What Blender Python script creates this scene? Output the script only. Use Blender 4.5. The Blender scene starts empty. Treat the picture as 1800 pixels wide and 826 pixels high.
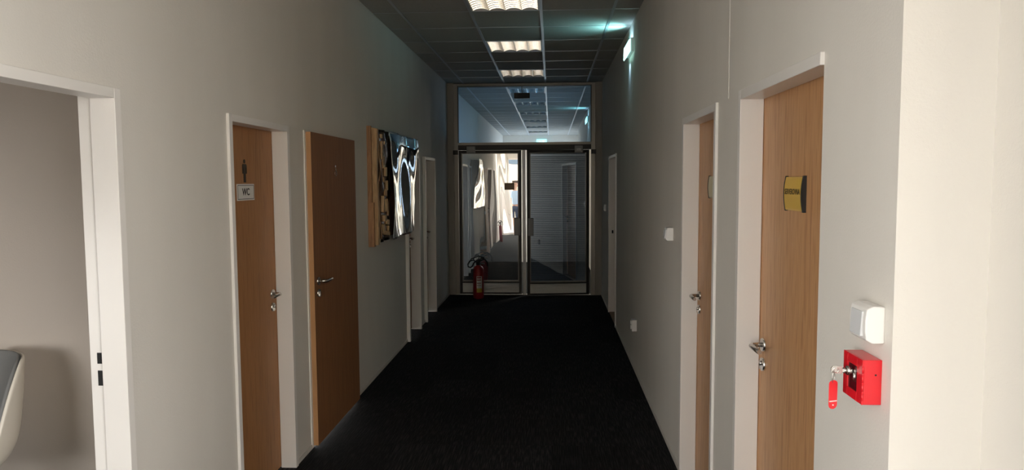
import bpy, bmesh, math, random
from mathutils import Vector, Matrix
random.seed(4)
S = bpy.context.scene
COL = S.collection
PI = math.pi

# ------------------------------------------------------------------ camera
F_PX, YAW, PITCH, ROLL = 1263.6, .0547, -.0745, -.0057
EYE = 1.69
cam = bpy.data.cameras.new('camera'); camo = bpy.data.objects.new('camera', cam); COL.objects.link(camo)
cam.sensor_width = 36; cam.lens = F_PX / 1800 * 36; cam.clip_start = .02; cam.clip_end = 200
fw = Vector((-math.sin(YAW) * math.cos(PITCH), math.cos(YAW) * math.cos(PITCH), math.sin(PITCH)))
rt = fw.cross(Vector((0, 0, 1))).normalized(); up = rt.cross(fw)
r2 = rt * math.cos(ROLL) + up * math.sin(ROLL); u2 = -rt * math.sin(ROLL) + up * math.cos(ROLL)
mw = Matrix((r2, u2, -fw)).transposed().to_4x4(); mw.translation = (0, 0, EYE)
camo.matrix_world = mw
S.camera = camo

# ------------------------------------------------------------------ colour management, light
S.view_settings.view_transform = 'Standard'
S.view_settings.look = 'None'
S.view_settings.gamma = 1
S.view_settings.use_curve_mapping = False
S.view_settings.exposure = 0.14
try:
    S.cycles.use_denoising = True
    S.cycles.max_bounces = 14; S.cycles.diffuse_bounces = 8; S.cycles.glossy_bounces = 6
    S.cycles.transmission_bounces = 8; S.cycles.transparent_max_bounces = 12
    S.cycles.sample_clamp_indirect = 6
    S.cycles.caustics_reflective = False; S.cycles.caustics_refractive = False
except Exception: pass

SKY = 10.8
SUN = 4.5
w = bpy.data.worlds.new('sky'); S.world = w; w.use_nodes = True
w.node_tree.nodes['Background'].inputs[0].default_value = (1.0, .985, .96, 1)
w.node_tree.nodes['Background'].inputs[1].default_value = SKY
ls = bpy.data.lights.new('sun', 'SUN'); ls.energy = SUN; ls.angle = .01; ls.color = (1, .96, .90)
so = bpy.data.objects.new('sun', ls); COL.objects.link(so); so.location = (0, 5, 12)
so.rotation_euler = Vector((.35, -1, -1.15)).to_track_quat('-Z', 'Y').to_euler()

def portal(name, loc, direction, sx, sz):
    l = bpy.data.lights.new(name, 'AREA'); l.shape = 'RECTANGLE'; l.size = sx; l.size_y = sz
    l.cycles.is_portal = True
    o = bpy.data.objects.new(name, l); COL.objects.link(o); o.location = loc
    o.rotation_euler = Vector(direction).to_track_quat('-Z', 'Z').to_euler()
    return o

# ------------------------------------------------------------------ dimensions
L, R, CEIL, END, BACK = -1.526, .743, 3.13, 10.65, -1.55
STEP_Y, RN = 1.59, .94          # near the camera the right wall stands further out
TH = .12
RW = 3.235                       # far wall of the side room
BY0, BY1 = END + .12, 15.0       # corridor beyond the glass doors

# ------------------------------------------------------------------ materials
def mat(name, col, rough=.6, metal=0, spec=.5, bump=0, bscale=200, emit=None, estr=0, coat=0):
    m = bpy.data.materials.new(name); m.use_nodes = True
    nt = m.node_tree; b = nt.nodes['Principled BSDF']
    b.inputs['Base Color'].default_value = (*col, 1); b.inputs['Roughness'].default_value = rough
    b.inputs['Metallic'].default_value = metal; b.inputs['Specular IOR Level'].default_value = spec
    if coat: b.inputs['Coat Weight'].default_value = coat
    if emit: b.inputs['Emission Color'].default_value = (*emit, 1); b.inputs['Emission Strength'].default_value = estr
    if bump:
        tc = nt.nodes.new('ShaderNodeTexCoord'); n = nt.nodes.new('ShaderNodeTexNoise'); bp = nt.nodes.new('ShaderNodeBump')
        n.inputs['Scale'].default_value = bscale; n.inputs['Detail'].default_value = 4
        bp.inputs['Strength'].default_value = bump; bp.inputs['Distance'].default_value = .004
        nt.links.new(tc.outputs['Object'], n.inputs['Vector']); nt.links.new(n.outputs['Fac'], bp.inputs['Height'])
        nt.links.new(bp.outputs['Normal'], b.inputs['Normal'])
    return m

def noisy(name, stops, scale, mapping=(1, 1, 1), rough=.6, bump=0, detail=5, dist=0, metal=0, spec=.5):
    m = mat(name, (1, 1, 1), rough, metal, spec); nt = m.node_tree; b = nt.nodes['Principled BSDF']
    tc = nt.nodes.new('ShaderNodeTexCoord'); mp = nt.nodes.new('ShaderNodeMapping'); n = nt.nodes.new('ShaderNodeTexNoise')
    cr = nt.nodes.new('ShaderNodeValToRGB')
    mp.inputs['Scale'].default_value = mapping
    n.inputs['Scale'].default_value = scale; n.inputs['Detail'].default_value = detail; n.inputs['Distortion'].default_value = dist
    nt.links.new(tc.outputs['Object'], mp.inputs[0]); nt.links.new(mp.outputs[0], n.inputs['Vector'])
    nt.links.new(n.outputs['Fac'], cr.inputs[0]); nt.links.new(cr.outputs[0], b.inputs['Base Color'])
    e = cr.color_ramp.elements
    e[0].position, e[0].color = stops[0][0], (*stops[0][1], 1); e[1].position, e[1].color = stops[-1][0], (*stops[-1][1], 1)
    for p_, c_ in stops[1:-1]:
        q = e.new(p_); q.color = (*c_, 1)
    if bump:
        bp = nt.nodes.new('ShaderNodeBump'); bp.inputs['Strength'].default_value = bump; bp.inputs['Distance'].default_value = .004
        nt.links.new(n.outputs['Fac'], bp.inputs['Height']); nt.links.new(bp.outputs['Normal'], b.inputs['Normal'])
    return m

M = {}
M['wall'] = noisy('wall_paint', [(.3, (.69, .66, .605)), (.7, (.73, .70, .645))], 3, (1, 1, .25), .75, 0)
nt = M['wall'].node_tree
n2 = nt.nodes.new('ShaderNodeTexNoise'); n2.inputs['Scale'].default_value = 140; n2.inputs['Detail'].default_value = 3
tc2 = nt.nodes.new('ShaderNodeTexCoord'); bp2 = nt.nodes.new('ShaderNodeBump'); bp2.inputs['Strength'].default_value = .22; bp2.inputs['Distance'].default_value = .003
nt.links.new(tc2.outputs['Object'], n2.inputs['Vector']); nt.links.new(n2.outputs['Fac'], bp2.inputs['Height'])
nt.links.new(bp2.outputs['Normal'], nt.nodes['Principled BSDF'].inputs['Normal'])
M['room_wall'] = mat('beige_room_wall', (.58, .52, .46), .8, bump=.15, bscale=120)
M['frame'] = mat('white_enamel_steel', (.80, .77, .73), .35, bump=0)
M['pilaster'] = mat('pilaster_paint', (.36, .325, .28), .6)
M['tile'] = noisy('mineral_ceiling_tile', [(.35, (.40, .385, .355)), (.65, (.45, .435, .40))], 90, (1, 1, 1), .9, .1)
M['tbar'] = mat('ceiling_bar_metal', (.50, .52, .54), .38, .5)
M['base'] = mat('baseboard_grey', (.62, .59, .54), .5)
M['wood'] = noisy('oak_veneer', [(.30, (.36, .165, .062)), (.46, (.52, .275, .120)), (.56, (.57, .315, .145)), (.72, (.42, .205, .082))], 6, (13, 13, .55), .42, .03, 10, 1.1)
M['wood_mid'] = noisy('brown_oak_veneer', [(.30, (.26, .110, .036)), (.46, (.36, .165, .058)), (.56, (.39, .180, .066)), (.72, (.30, .130, .045))], 6, (13, 13, .55), .5, .03, 10, 1.1)
M['wood_dark'] = noisy('brown_veneer', [(.3, (.22, .092, .034)), (.7, (.31, .135, .052))], 5, (12, 12, .5), .6, .02, 8, .5)
M['wood_edge'] = mat('orange_wood_edge', (.50, .27, .12), .45)
M['wood_art'] = noisy('rough_art_wood', [(.25, (.16, .075, .035)), (.5, (.40, .21, .10)), (.8, (.58, .35, .18))], 4, (6, 6, .8), .6, .3, 8, 1.2)
M['wood_pale'] = noisy('pale_art_wood', [(.3, (.42, .25, .12)), (.7, (.72, .50, .27))], 5, (4, 4, 1), .6, .3, 6, 1)
M['bronze'] = mat('bronze_mirror', (.26, .15, .085), .25, 1, bump=.5, bscale=9)
M['mirror'] = mat('wavy_mirror_sheet', (.72, .78, .80), .05, 1)
M['chrome'] = mat('brushed_steel', (.62, .60, .57), .25, 1)
M['steel'] = mat('door_steel_strip', (.26, .235, .205), .38, .7)
M['steel_light'] = mat('satin_steel', (.40, .385, .37), .4, .7)
M['anod'] = mat('dark_bronze_anodised', (.020, .014, .010), .4, .3)
M['grey_metal'] = mat('grey_metal_plate', (.16, .155, .15), .4, .7)
M['black'] = mat('black_plastic', (.012, .012, .012), .4)
M['hole'] = mat('strike_hole', (.01, .01, .01), .8)
M['white_pl'] = mat('white_plastic', (.82, .80, .77), .3)
M['grey_pl'] = mat('rocker_plastic', (.66, .67, .68), .25)
M['red'] = mat('red_enamel', (.72, .012, .022), .3, coat=.3)
M['red_ext'] = mat('red_extinguisher_paint', (.26, .010, .012), .4, coat=.2)
M['red_tag'] = mat('red_key_tag', (.85, .035, .045), .35)
M['rubber'] = mat('black_rubber_hose', (.02, .02, .02), .45)
M['paper'] = mat('white_label_paper', (.70, .68, .64), .6)
M['yellow_lab'] = mat('yellow_label_paper', (.62, .42, .06), .6)
M['ink'] = mat('dark_ink', (.03, .022, .015), .6)
M['gold'] = mat('gold_sign_face', (.78, .50, .085), .38, .25)
M['pale_sign'] = mat('pale_sign_face', (.62, .55, .36), .4, .1)
M['louvre'] = mat('aluminium_louvre', (.97, .91, .80), .20, 1)
M['lamp_case'] = mat('lamp_housing_white', (.72, .71, .68), .4)
M['lamp_in'] = mat('lamp_inside', (.10, .09, .08), .5)
M['panel'] = mat('ribbed_kick_panel', (.80, .77, .72), .5, .0)
M['cream'] = mat('cream_shell', (.78, .72, .62), .4)
M['grey_fab'] = mat('grey_seat_fabric', (.20, .20, .195), .85, bump=.3, bscale=400)
M['facade'] = mat('yellow_render', (.72, .62, .46), .9)
M['pave'] = mat('pale_paving', (.47, .46, .45), .9)
M['bluewin'] = mat('blue_grey_window', (.12, .17, .22), .3)
M['skin'] = mat('skin', (.55, .33, .24), .5)
M['shirt'] = mat('light_blue_cotton', (.45, .62, .82), .8)
M['shorts'] = mat('navy_cotton', (.03, .045, .09), .8)
M['hair'] = mat('brown_hair', (.07, .04, .025), .6)
M['shoe'] = mat('pale_shoe', (.55, .5, .45), .6)
M['brown_plate'] = mat('brown_plate', (.16, .10, .055), .4, .3)
M['thresh'] = mat('threshold_wood', (.30, .20, .13), .6)
M['slat'] = mat('blind_slat_grey', (.16, .18, .21), .35, .4)
M['outwhite'] = mat('white_outside_band', (.8, .8, .78), .8)

def glass_mat(name, refl, tcol, rcol, rough=0.0, wave=0):
    m = bpy.data.materials.new(name); m.use_nodes = True; nt = m.node_tree
    for n in list(nt.nodes):
        if n.type == 'BSDF_PRINCIPLED': nt.nodes.remove(n)
    out = [n for n in nt.nodes if n.type == 'OUTPUT_MATERIAL'][0]
    t = nt.nodes.new('ShaderNodeBsdfTransparent'); t.inputs[0].default_value = (*tcol, 1)
    g = nt.nodes.new('ShaderNodeBsdfGlossy'); g.inputs['Color'].default_value = (*rcol, 1); g.inputs['Roughness'].default_value = rough
    mx = nt.nodes.new('ShaderNodeMixShader'); mx.inputs[0].default_value = refl
    nt.links.new(t.outputs[0], mx.inputs[1]); nt.links.new(g.outputs[0], mx.inputs[2]); nt.links.new(mx.outputs[0], out.inputs[0])
    return m
M['g_transom'] = glass_mat('blue_tinted_glass', .62, (.62, .82, 1.0), (.74, .88, 1.0))
M['g_left'] = glass_mat('wavy_clear_glass', .60, (.10, .125, .15), (1, .97, .92))
M['g_right'] = glass_mat('door_glass_with_blind', .42, (.26, .33, .42), (.82, .92, 1.0))
M['g_window'] = glass_mat('window_glass', .06, (.70, .71, .73), (1, 1, 1))
M['g_plexi'] = glass_mat('clear_pane', .12, (.85, .75, .75), (1, 1, 1), .05)

# carpet: near-black tiles, each with thin lighter threads, turned tile by tile
def carpet():
    m = mat('black_carpet_tiles', (.01, .01, .01), .95, spec=.15); nt = m.node_tree; b = nt.nodes['Principled BSDF']; N = nt.nodes.new; K = nt.links.new
    tc = N('ShaderNodeTexCoord'); mp = N('ShaderNodeMapping'); mp.inputs['Scale'].default_value = (2, 2, 2)
    K(tc.outputs['Object'], mp.inputs[0])
    ck = N('ShaderNodeTexChecker'); ck.inputs['Scale'].default_value = 1; K(mp.outputs[0], ck.inputs['Vector'])
    s1 = N('ShaderNodeMapping'); s1.inputs['Scale'].default_value = (160, 6, 1); K(tc.outputs['Object'], s1.inputs[0])
    s2 = N('ShaderNodeMapping'); s2.inputs['Scale'].default_value = (140, 9, 1); s2.inputs['Location'].default_value = (3, 7, 0); K(tc.outputs['Object'], s2.inputs[0])
    n1 = N('ShaderNodeTexNoise'); n1.inputs['Scale'].default_value = 1; n1.inputs['Detail'].default_value = 2; K(s1.outputs[0], n1.inputs['Vector'])
    n2 = N('ShaderNodeTexNoise'); n2.inputs['Scale'].default_value = 1; n2.inputs['Detail'].default_value = 2; K(s2.outputs[0], n2.inputs['Vector'])
    mx = N('ShaderNodeMix'); mx.data_type = 'FLOAT'; K(ck.outputs['Fac'], mx.inputs[0]); K(n1.outputs['Fac'], mx.inputs[2]); K(n2.outputs['Fac'], mx.inputs[3])
    cr = N('ShaderNodeValToRGB'); e = cr.color_ramp.elements
    e[0].position, e[0].color = .45, (.0065, .0065, .0070, 1); e[1].position, e[1].color = .8, (.040, .039, .037, 1)
    K(mx.outputs[0], cr.inputs[0])
    # whole tiles differ a little
    wn = N('ShaderNodeTexWhiteNoise'); fl = N('ShaderNodeVectorMath'); fl.operation = 'FLOOR'; K(mp.outputs[0], fl.inputs[0]); K(fl.outputs[0], wn.inputs['Vector'])
    mr = N('ShaderNodeMapRange'); mr.inputs[3].default_value = .75; mr.inputs[4].default_value = 1.3; K(wn.outputs['Value'], mr.inputs[0])
    mul = N('ShaderNodeVectorMath'); mul.operation = 'SCALE'; K(cr.outputs[0], mul.inputs[0]); K(mr.outputs[0], mul.inputs['Scale'])
    K(mul.outputs[0], b.inputs['Base Color'])
    nb = N('ShaderNodeTexNoise'); nb.inputs['Scale'].default_value = 500; K(tc.outputs['Object'], nb.inputs['Vector'])
    bp = N('ShaderNodeBump'); bp.inputs['Strength'].default_value = .5; bp.inputs['Distance'].default_value = .003; K(nb.outputs['Fac'], bp.inputs['Height']); K(bp.outputs[0], b.inputs['Normal'])
    return m
M['carpet'] = carpet()

# ------------------------------------------------------------------ mesh helpers
def bx(bm, x0, x1, y0, y1, z0, z1, mi=0):
    if x0 > x1: x0, x1 = x1, x0
    if y0 > y1: y0, y1 = y1, y0
    v = [bm.verts.new(p) for p in ((x0, y0, z0), (x1, y0, z0), (x1, y1, z0), (x0, y1, z0), (x0, y0, z1), (x1, y0, z1), (x1, y1, z1), (x0, y1, z1))]
    for f in ((0, 3, 2, 1), (4, 5, 6, 7), (0, 1, 5, 4), (1, 2, 6, 5), (2, 3, 7, 6), (3, 0, 4, 7)):
        bm.faces.new([v[i] for i in f]).material_index = mi
    return v

def tube(bm, pts, rad, n=10, caps=True, mi=0):
    pts = [Vector(p) for p in pts]; rings = []
    prev = None
    for i, p in enumerate(pts):
        t = (pts[min(i + 1, len(pts) - 1)] - pts[max(i - 1, 0)]).normalized()
        if prev is None: a = t.orthogonal().normalized()
        else: a = (prev - t * prev.dot(t)).normalized()
        prev = a; b = t.cross(a); r = rad[i] if isinstance(rad, (list, tuple)) else rad
        rings.append([bm.verts.new(p + (a * math.cos(2 * PI * k / n) + b * math.sin(2 * PI * k / n)) * r) for k in range(n)])
    for A, B in zip(rings, rings[1:]):
        for k in range(n):
            f = bm.faces.new((A[k], A[(k + 1) % n], B[(k + 1) % n], B[k])); f.smooth = True; f.material_index = mi
    if caps:
        bm.faces.new(rings[0][::-1]).material_index = mi; bm.faces.new(rings[-1]).material_index = mi

def lathe(bm, prof, c=(0, 0, 0), n=24, mi=0):
    rings = []
    for r, z in prof:
        rings.append([bm.verts.new((c[0] + r * math.cos(2 * PI * k / n), c[1] + r * math.sin(2 * PI * k / n), c[2] + z)) for k in range(n)])
    for A, B in zip(rings, rings[1:]):
        for k in range(n):
            f = bm.faces.new((A[k], A[(k + 1) % n], B[(k + 1) % n], B[k])); f.smooth = True; f.material_index = mi
    bm.faces.new(rings[0][::-1]); bm.faces.new(rings[-1])

def prism(bm, poly, fn, h0, h1):
    """poly of (a,b); fn(a,b,h)->xyz"""
    A = [bm.verts.new(fn(a, b, h0)) for a, b in poly]; B = [bm.verts.new(fn(a, b, h1)) for a, b in poly]
    bm.faces.new(A[::-1]); bm.faces.new(B)
    n = len(poly)
    for i in range(n): bm.faces.new((A[i], A[(i + 1) % n], B[(i + 1) % n], B[i]))

def obj(name, bm, m, parent=None, bevel=0, subsurf=0, smooth=False):
    me = bpy.data.meshes.new(name); bmesh.ops.recalc_face_normals(bm, faces=bm.faces[:]); bm.to_mesh(me); bm.free()
    o = bpy.data.objects.new(name, me); COL.objects.link(o)
    for k in (m if isinstance(m, (list, tuple)) else [m]): me.materials.append(k)
    if parent: o.parent = parent
    if smooth:
        for p in me.polygons: p.use_smooth = True
    if bevel:
        b = o.modifiers.new('bevel', 'BEVEL'); b.width = bevel; b.segments = 3; b.limit_method = 'ANGLE'
    if subsurf:
        s = o.modifiers.new('sub', 'SUBSURF'); s.levels = s.render_levels = subsurf
    return o

def empty(name, loc, label=None, cat=None, group=None, kind=None, rz=0):
    o = bpy.data.objects.new(name, None); COL.objects.link(o); o.location = loc; o.rotation_euler = (0, 0, rz)
    o.empty_display_size = .1
    return tag(o, label, cat, group, kind)
def tag(o, label=None, cat=None, group=None, kind=None):
    if label: o['label'] = label
    if cat: o['category'] = cat
    if group: o['group'] = group
    if kind: o['kind'] = kind
    return o
def struct(name, bm, m, bevel=0, label=None, cat=None):
    return tag(obj(name, bm, m, None, bevel), label, cat, None, 'structure')
B = bmesh.new

def text_bm(s, size, fn, depth=.0006, sx=1.0):
    """lettering as a mesh; fn(u, v, w) maps text plane (u right, v up, w out) to space, centred"""
    cu = bpy.data.curves.new('lettering', 'FONT'); cu.body = s; cu.size = size; cu.extrude = depth; cu.align_x = 'CENTER'; cu.align_y = 'CENTER'
    cu.offset = size * .012
    to = bpy.data.objects.new('lettering_tmp', cu); COL.objects.link(to)
    dg = bpy.context.evaluated_depsgraph_get(); me = bpy.data.meshes.new_from_object(to.evaluated_get(dg))
    bpy.data.objects.remove(to); bpy.data.curves.remove(cu)
    bm = B(); bm.from_mesh(me); bpy.data.meshes.remove(me)
    for v in bm.verts: v.co = Vector(fn(v.co.x * sx, v.co.y, v.co.z))
    return bm

# ------------------------------------------------------------------ door and wall tables
# side, y0, y1 (outside of frame), top, protrusion
DOORS = dict(
    d1=(-1, 1.60, 2.480, 2.022, .014), wc=(-1, 3.335, 4.115, 2.018, .014), acc=(-1, 4.385, 5.44, 2.012, .006),
    d4=(-1, 7.44, 8.135, 1.990, .036), d5=(-1, 8.50, 9.250, 1.990, .036),
    r1=(1, 2.018, 2.890, 2.037, .012), r2=(1, 3.275, 4.094, 2.034, .012), r3=(1, 8.25, 9.26, 2.000, .012))

def wall_with_holes(x0, x1, y0, y1, z1, holes):
    bm = B(); y = y0
    for a, b, t in sorted(holes):
        bx(bm, x0, x1, y, a, 0, z1); bx(bm, x0, x1, a, b, t, z1); y = b
    bx(bm, x0, x1, y, y1, 0, z1)
    return bm
FW = (12.0, 13.6)
def holes(side): return [(v[1] + .012, v[2] - .012, v[3] - .012) for v in DOORS.values() if v[0] == side]

Z1 = CEIL + .25
LY0, LY1, LZ0, LZ1 = -1.45, .02, .50, 2.60       # unseen left window behind the camera, added to light the right wall
bm = wall_with_holes(L - TH, L, LY1, BY1, Z1, holes(-1))
bx(bm, L - TH, L, BACK, LY0, 0, Z1); bx(bm, L - TH, L, LY0, LY1, 0, LZ0); bx(bm, L - TH, L, LY0, LY1, LZ1, Z1)
struct('wall_left', bm, M['wall'])
bm = wall_with_holes(R, R + TH, STEP_Y + .1, FW[0], Z1, holes(1))
bx(bm, R, R + TH, FW[1], BY1, 0, Z1); bx(bm, R, R + TH, FW[0], FW[1], 0, .9); bx(bm, R, R + TH, FW[0], FW[1], 2.5, Z1)
struct('wall_right', bm, M['wall'])
NY0, NY1, NZ0, NZ1 = -1.40, .62, .60, 2.60       # unseen right window behind the camera, added to brighten the left wall
bm = B(); bx(bm, RN, RN + TH, BACK, NY0, 0, Z1); bx(bm, RN, RN + TH, NY1, STEP_Y, 0, Z1); bx(bm, RN, RN + TH, NY0, NY1, 0, NZ0); bx(bm, RN, RN + TH, NY0, NY1, NZ1, Z1)
struct('wall_right_near', bm, M['wall'])
bm = B(); bx(bm, R, RN + TH, STEP_Y, STEP_Y + .1, 0, Z1); struct('wall_right_step', bm, M['wall'])
bm = B(); bx(bm, L - TH, R + TH, BY1, BY1 + .1, 0, Z1); struct('wall_far', bm, M['wall'])
# wall behind the camera with a glazed opening
GX0, GX1, GZ = -1.46, .15, 2.42
bm = B(); bx(bm, L - TH, GX0, BACK - .12, BACK, 0, Z1); bx(bm, GX1, RN + TH, BACK - .12, BACK, 0, Z1); bx(bm, GX0, GX1, BACK - .12, BACK, GZ, Z1)
struct('wall_back', bm, M['wall'])
# faint vertical joint on the right wall
bm = B(); bx(bm, R - .0025, R, 3.088, 3.094, 2.03, CEIL); struct('trim_1', bm, M['wall'])
# floors
bm = B(); bx(bm, L - TH, RN + TH, BACK - .12, BY1 + .1, -.1, 0); struct('floor', bm, M['carpet'])
bm = B(); bx(bm, -5.1, L - TH, .45, 3.5, -.1, -.001); struct('floor_side_room', bm, M['carpet'])

# ceiling of lay-in tiles with openings for the lamps
XL = [L, -1.285, -.685, -.082, .525, 1.13]
YL = [round(7.49 + .6435 * k, 4) for k in range(-15, 13)]
LAMPS_Y = [5.56, 7.49, 9.42]
LX0, LX1 = -.685, -.082
lamp_rows = [YL.index(min(YL, key=lambda q: abs(q - ly))) for ly in (-.23, 1.70, 3.63, 5.56, 7.49, 9.42)]
bm = B(); bars = B()
ylist = [BACK] + [q for q in YL if BACK + .05 < q < BY1] + [BY1]
for i in range(len(XL) - 1):
    x0, x1 = XL[i], min(XL[i + 1], RN)
    for a, b in zip(ylist, ylist[1:]):
        if i == 2 and any(abs(a - YL[k]) < .01 for k in lamp_rows): continue
        bx(bm, x0 + .004, x1 - .004, a + .004, b - .004, CEIL, CEIL + .015)
struct('ceiling', bm, M['tile'])
for x in XL[1:5]: bx(bars, x - .012, x + .012, BACK, BY1, CEIL - .004, CEIL + .002)
for y in ylist[1:-1]:
    for i in range(5):
        a, b = XL[i], min(XL[i + 1], RN)
        if a < RN: bx(bars, a + .012, (b if i == 4 else b - .012), y - .007, y + .007, CEIL - .0025, CEIL + .002)
struct('trim_2', bars, M['tbar'])
bm = B(); bx(bm, L - TH - .1, RN + TH + .1, BACK - .3, BY1 + .3, Z1, Z1 + .2); bx(bm, -5.3, L - TH - .1, .4, RW + .2, Z1, Z1 + .2); struct('ceiling_slab', bm, M['tile'])  # unseen slab added above the tiles to block outside light

# baseboards
for side, nm, xw in ((-1, 'baseboard_left', L), (1, 'baseboard_right', R)):
    bm = B(); y = BACK if side < 0 else STEP_Y
    for a, b, t in sorted((v[1], v[2], v[3]) for v in DOORS.values() if v[0] == side):
        bx(bm, xw, xw - side * .007, y, a, 0, .028); y = b
    bx(bm, xw, xw - side * .007, y, END - .02, 0, .028)
    struct(nm, bm, M['base'])

# ------------------------------------------------------------------ doors along the corridor
CW = .036
def P(side, d, y, z):
    return ((L if side < 0 else R) + side * d, y, z)

def lever(side, d, y, z, dirn, parent):
    """lever handle on rosette, plus keyhole rosette below; dirn = +1 / -1 along y"""
    bm = B()
    def disc(yc, zc, r, d0, d1, n=24):
        tube(bm, [P(side, d0, yc, zc), P(side, d0 - .001 if d1 < d0 else d0, yc, zc), P(side, d1, yc, zc)], [r, r, r * .96], n)
    disc(y, z, .026, d, d - .009)
    xs = [(d, 0), (d - .03, 0), (d - .045, .004), (d - .052, .018), (d - .053, .04), (d - .053, .08), (d - .052, .125)]
    tube(bm, [P(side, a, y + dirn * b, z) for a, b in xs], [.009, .009, .010, .010, .0095, .0095, .009], 12)
    obj('lever_handle', bm, M['chrome'], parent)
    bm = B(); disc(y, z - .077, .026, d, d - .009)
    # cylinder with key slot
    tube(bm, [P(side, d - .009, y, z - .072), P(side, d - .016, y, z - .072)], .009, 16)
    bx(bm, P(side, d - .009, 0, 0)[0], P(side, d - .016, 0, 0)[0], y - .005, y + .005, z - .095, z - .072)
    obj('keyhole_rosette', bm, M['chrome'], parent)

def frame(side, y0, y1, top, pr, parent, m=None, nw=None):
    nw = nw or CW
    bm = B(); d0, d1, d2 = -pr, .078, TH + .01
    def b(da, db, ya, yb, za, zb): bx(bm, P(side, da, 0, 0)[0], P(side, db, 0, 0)[0], ya, yb, za, zb)
    b(d0 if nw == CW else .001, d1, y0, y0 + nw, 0, top); b(d1, d2, y0, y0 + max(nw - .014, .004), 0, top)
    b(d0, d1, y1 - CW, y1, 0, top); b(d1, d2, y1 - CW + .014, y1, 0, top)
    b(d0, d1, y0 + nw, y1 - CW, top - CW, top); b(d1, d2, y0 + max(nw - .014, .004), y1 - CW + .014, top - CW + .014, top)
    return obj('door_frame', bm, m or M['frame'], parent, .002)

def door(name, key, label, leaf=True, handle='far', wood='wood', leafd=.080, nw=None):
    side, y0, y1, top, pr = DOORS[key]
    e = empty(name, P(side, 0, (y0 + y1) / 2, 0), label, 'door', None, 'structure')
    e.location = (0, 0, 0)
    frame(side, y0, y1, top, pr, e, nw=nw)
    lf = None
    if leaf:
        bm = B(); bx(bm, P(side, leafd, 0, 0)[0], P(side, leafd + .04, 0, 0)[0], y0 + (nw or CW) - .004, y1 - CW + .010, .008, top - CW + .010)
        lf = obj('door_leaf', bm, M[wood], e, .0015)
        hy = (y1 - CW - .055) if handle == 'far' else (y0 + CW + .055)
        lever(side, leafd, hy, 1.052, -1 if handle == 'far' else 1, lf)
    return e, lf

# door_1: open doorway on the left into the side room
d1, _ = door('door_1', 'd1', 'open doorway with white steel frame at the left edge, a cream chair inside', leaf=False)
for z0, z1 in ((1.045, 1.085), (.965, 1.02)):
    bm = B(); y = DOORS['d1'][2] - CW + .014
    bx(bm, L - .083, L - .103, y - .0015, y + .001, z0, z1)
    obj('strike_slot', bm, M['hole'], d1)

# door_2: men's WC
d2, lf = door('door_2', 'wc', 'recessed oak WC door with a man pictogram and a white WC plate', wood='wood_mid')
X2 = .080
def at2(u, v, w=0, yc=3.70, zc=1.75, d=X2, side=-1): return P(side, d - w, yc + u, zc + v)
bm = B()
tube(bm, [at2(0, .052, .0005), at2(0, .052, .003)], .011, 16)
fig = [(-.020, .038), (.020, .038), (.026, .030), (.026, -.012), (.019, -.012), (.019, .02), (.013, .02), (.013, -.058), (.002, -.058), (.002, -.01), (-.002, -.01), (-.002, -.058), (-.013, -.058), (-.013, .02), (-.019, .02), (-.019, -.012), (-.026, -.012), (-.026, .030)]
prism(bm, fig, lambda a, b, h: at2(a, b, h), .0005, .003)
tag(obj('man_pictogram', bm, M['ink'], lf), 'dark metal man pictogram')
bm = B(); bx(bm, P(-1, X2, 0, 0)[0], P(-1, X2 - .003, 0, 0)[0], 3.600, 3.812, 1.598, 1.684)
o = tag(obj('sign_plate', bm, M['paper'], lf), 'white WC plate')
bm = B()
for za, zb in ((1.604, 1.607), (1.675, 1.678)): bx(bm, P(-1, X2 - .003, 0, 0)[0], P(-1, X2 - .0036, 0, 0)[0], 3.606, 3.806, za, zb)
for ya, yb in ((3.606, 3.609), (3.803, 3.806)): bx(bm, P(-1, X2 - .003, 0, 0)[0], P(-1, X2 - .0036, 0, 0)[0], ya, yb, 1.604, 1.678)
t = text_bm('WC', .052, lambda u, v, w_: P(-1, X2 - .0035 - w_, 3.706 + u, 1.641 + v), .0006, 1.0)
me = bpy.data.meshes.new('t'); t.to_mesh(me); t.free(); bm.from_mesh(me)
obj('sign_lettering', bm, M['ink'], lf)

# door_3: accessible WC, rebated leaf standing proud of the wall
side, y0, y1, top, pr = DOORS['acc']
e = empty('door_3', (0, 0, 0), 'flush dark brown wooden door with a small wheelchair pictogram, hinges on its far side', 'door', None, 'structure')
frame(-1, y0, y1, top, .008, e)
bm = B(); bx(bm, L + .004, L + .038, 4.412, 5.413, .012, 2.004); lf = obj('door_leaf', bm, [M['wood_dark'], M['wood_edge']], e, 0)
for p in lf.data.polygons:
    if abs(p.normal.y) > .9: p.material_index = 1
lever(-1, -.038, 4.485, 1.062, 1, lf)
for z in (1.80, 1.0, .215):
    bm = B(); tube(bm, [(L + .030, 5.421, z - .035), (L + .030, 5.421, z + .035)], .008, 12); bx(bm, L + .004, L + .030, 5.413, 5.428, z - .03, z + .03)
    obj('hinge', bm, M['frame'], e)
bm = B()
def at3(u, v, w=0): return (L + .038 + w, 4.915 + u, 1.77 + v)
tube(bm, [at3(-.004, .030, .0005), at3(-.004, .030, .0025)], .0075, 14)
ring = [(math.cos(a) * .019 - .004, math.sin(a) * .019 - .018) for a in [PI * .75 + i * PI * 1.35 / 16 for i in range(17)]]
tube(bm, [at3(a, b, .0015) for a, b in ring], .0022, 6)
tube(bm, [at3(-.004, .022, .0015), at3(-.002, -.004, .0015), at3(.016, -.004, .0015), at3(.024, -.028, .0015)], .0032, 6)
tube(bm, [at3(-.003, .010, .0015), at3(.012, .010, .0015)], .0026, 6)
tag(obj('wheelchair_pictogram', bm, M['chrome'], lf), 'small silver wheelchair pictogram')

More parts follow.
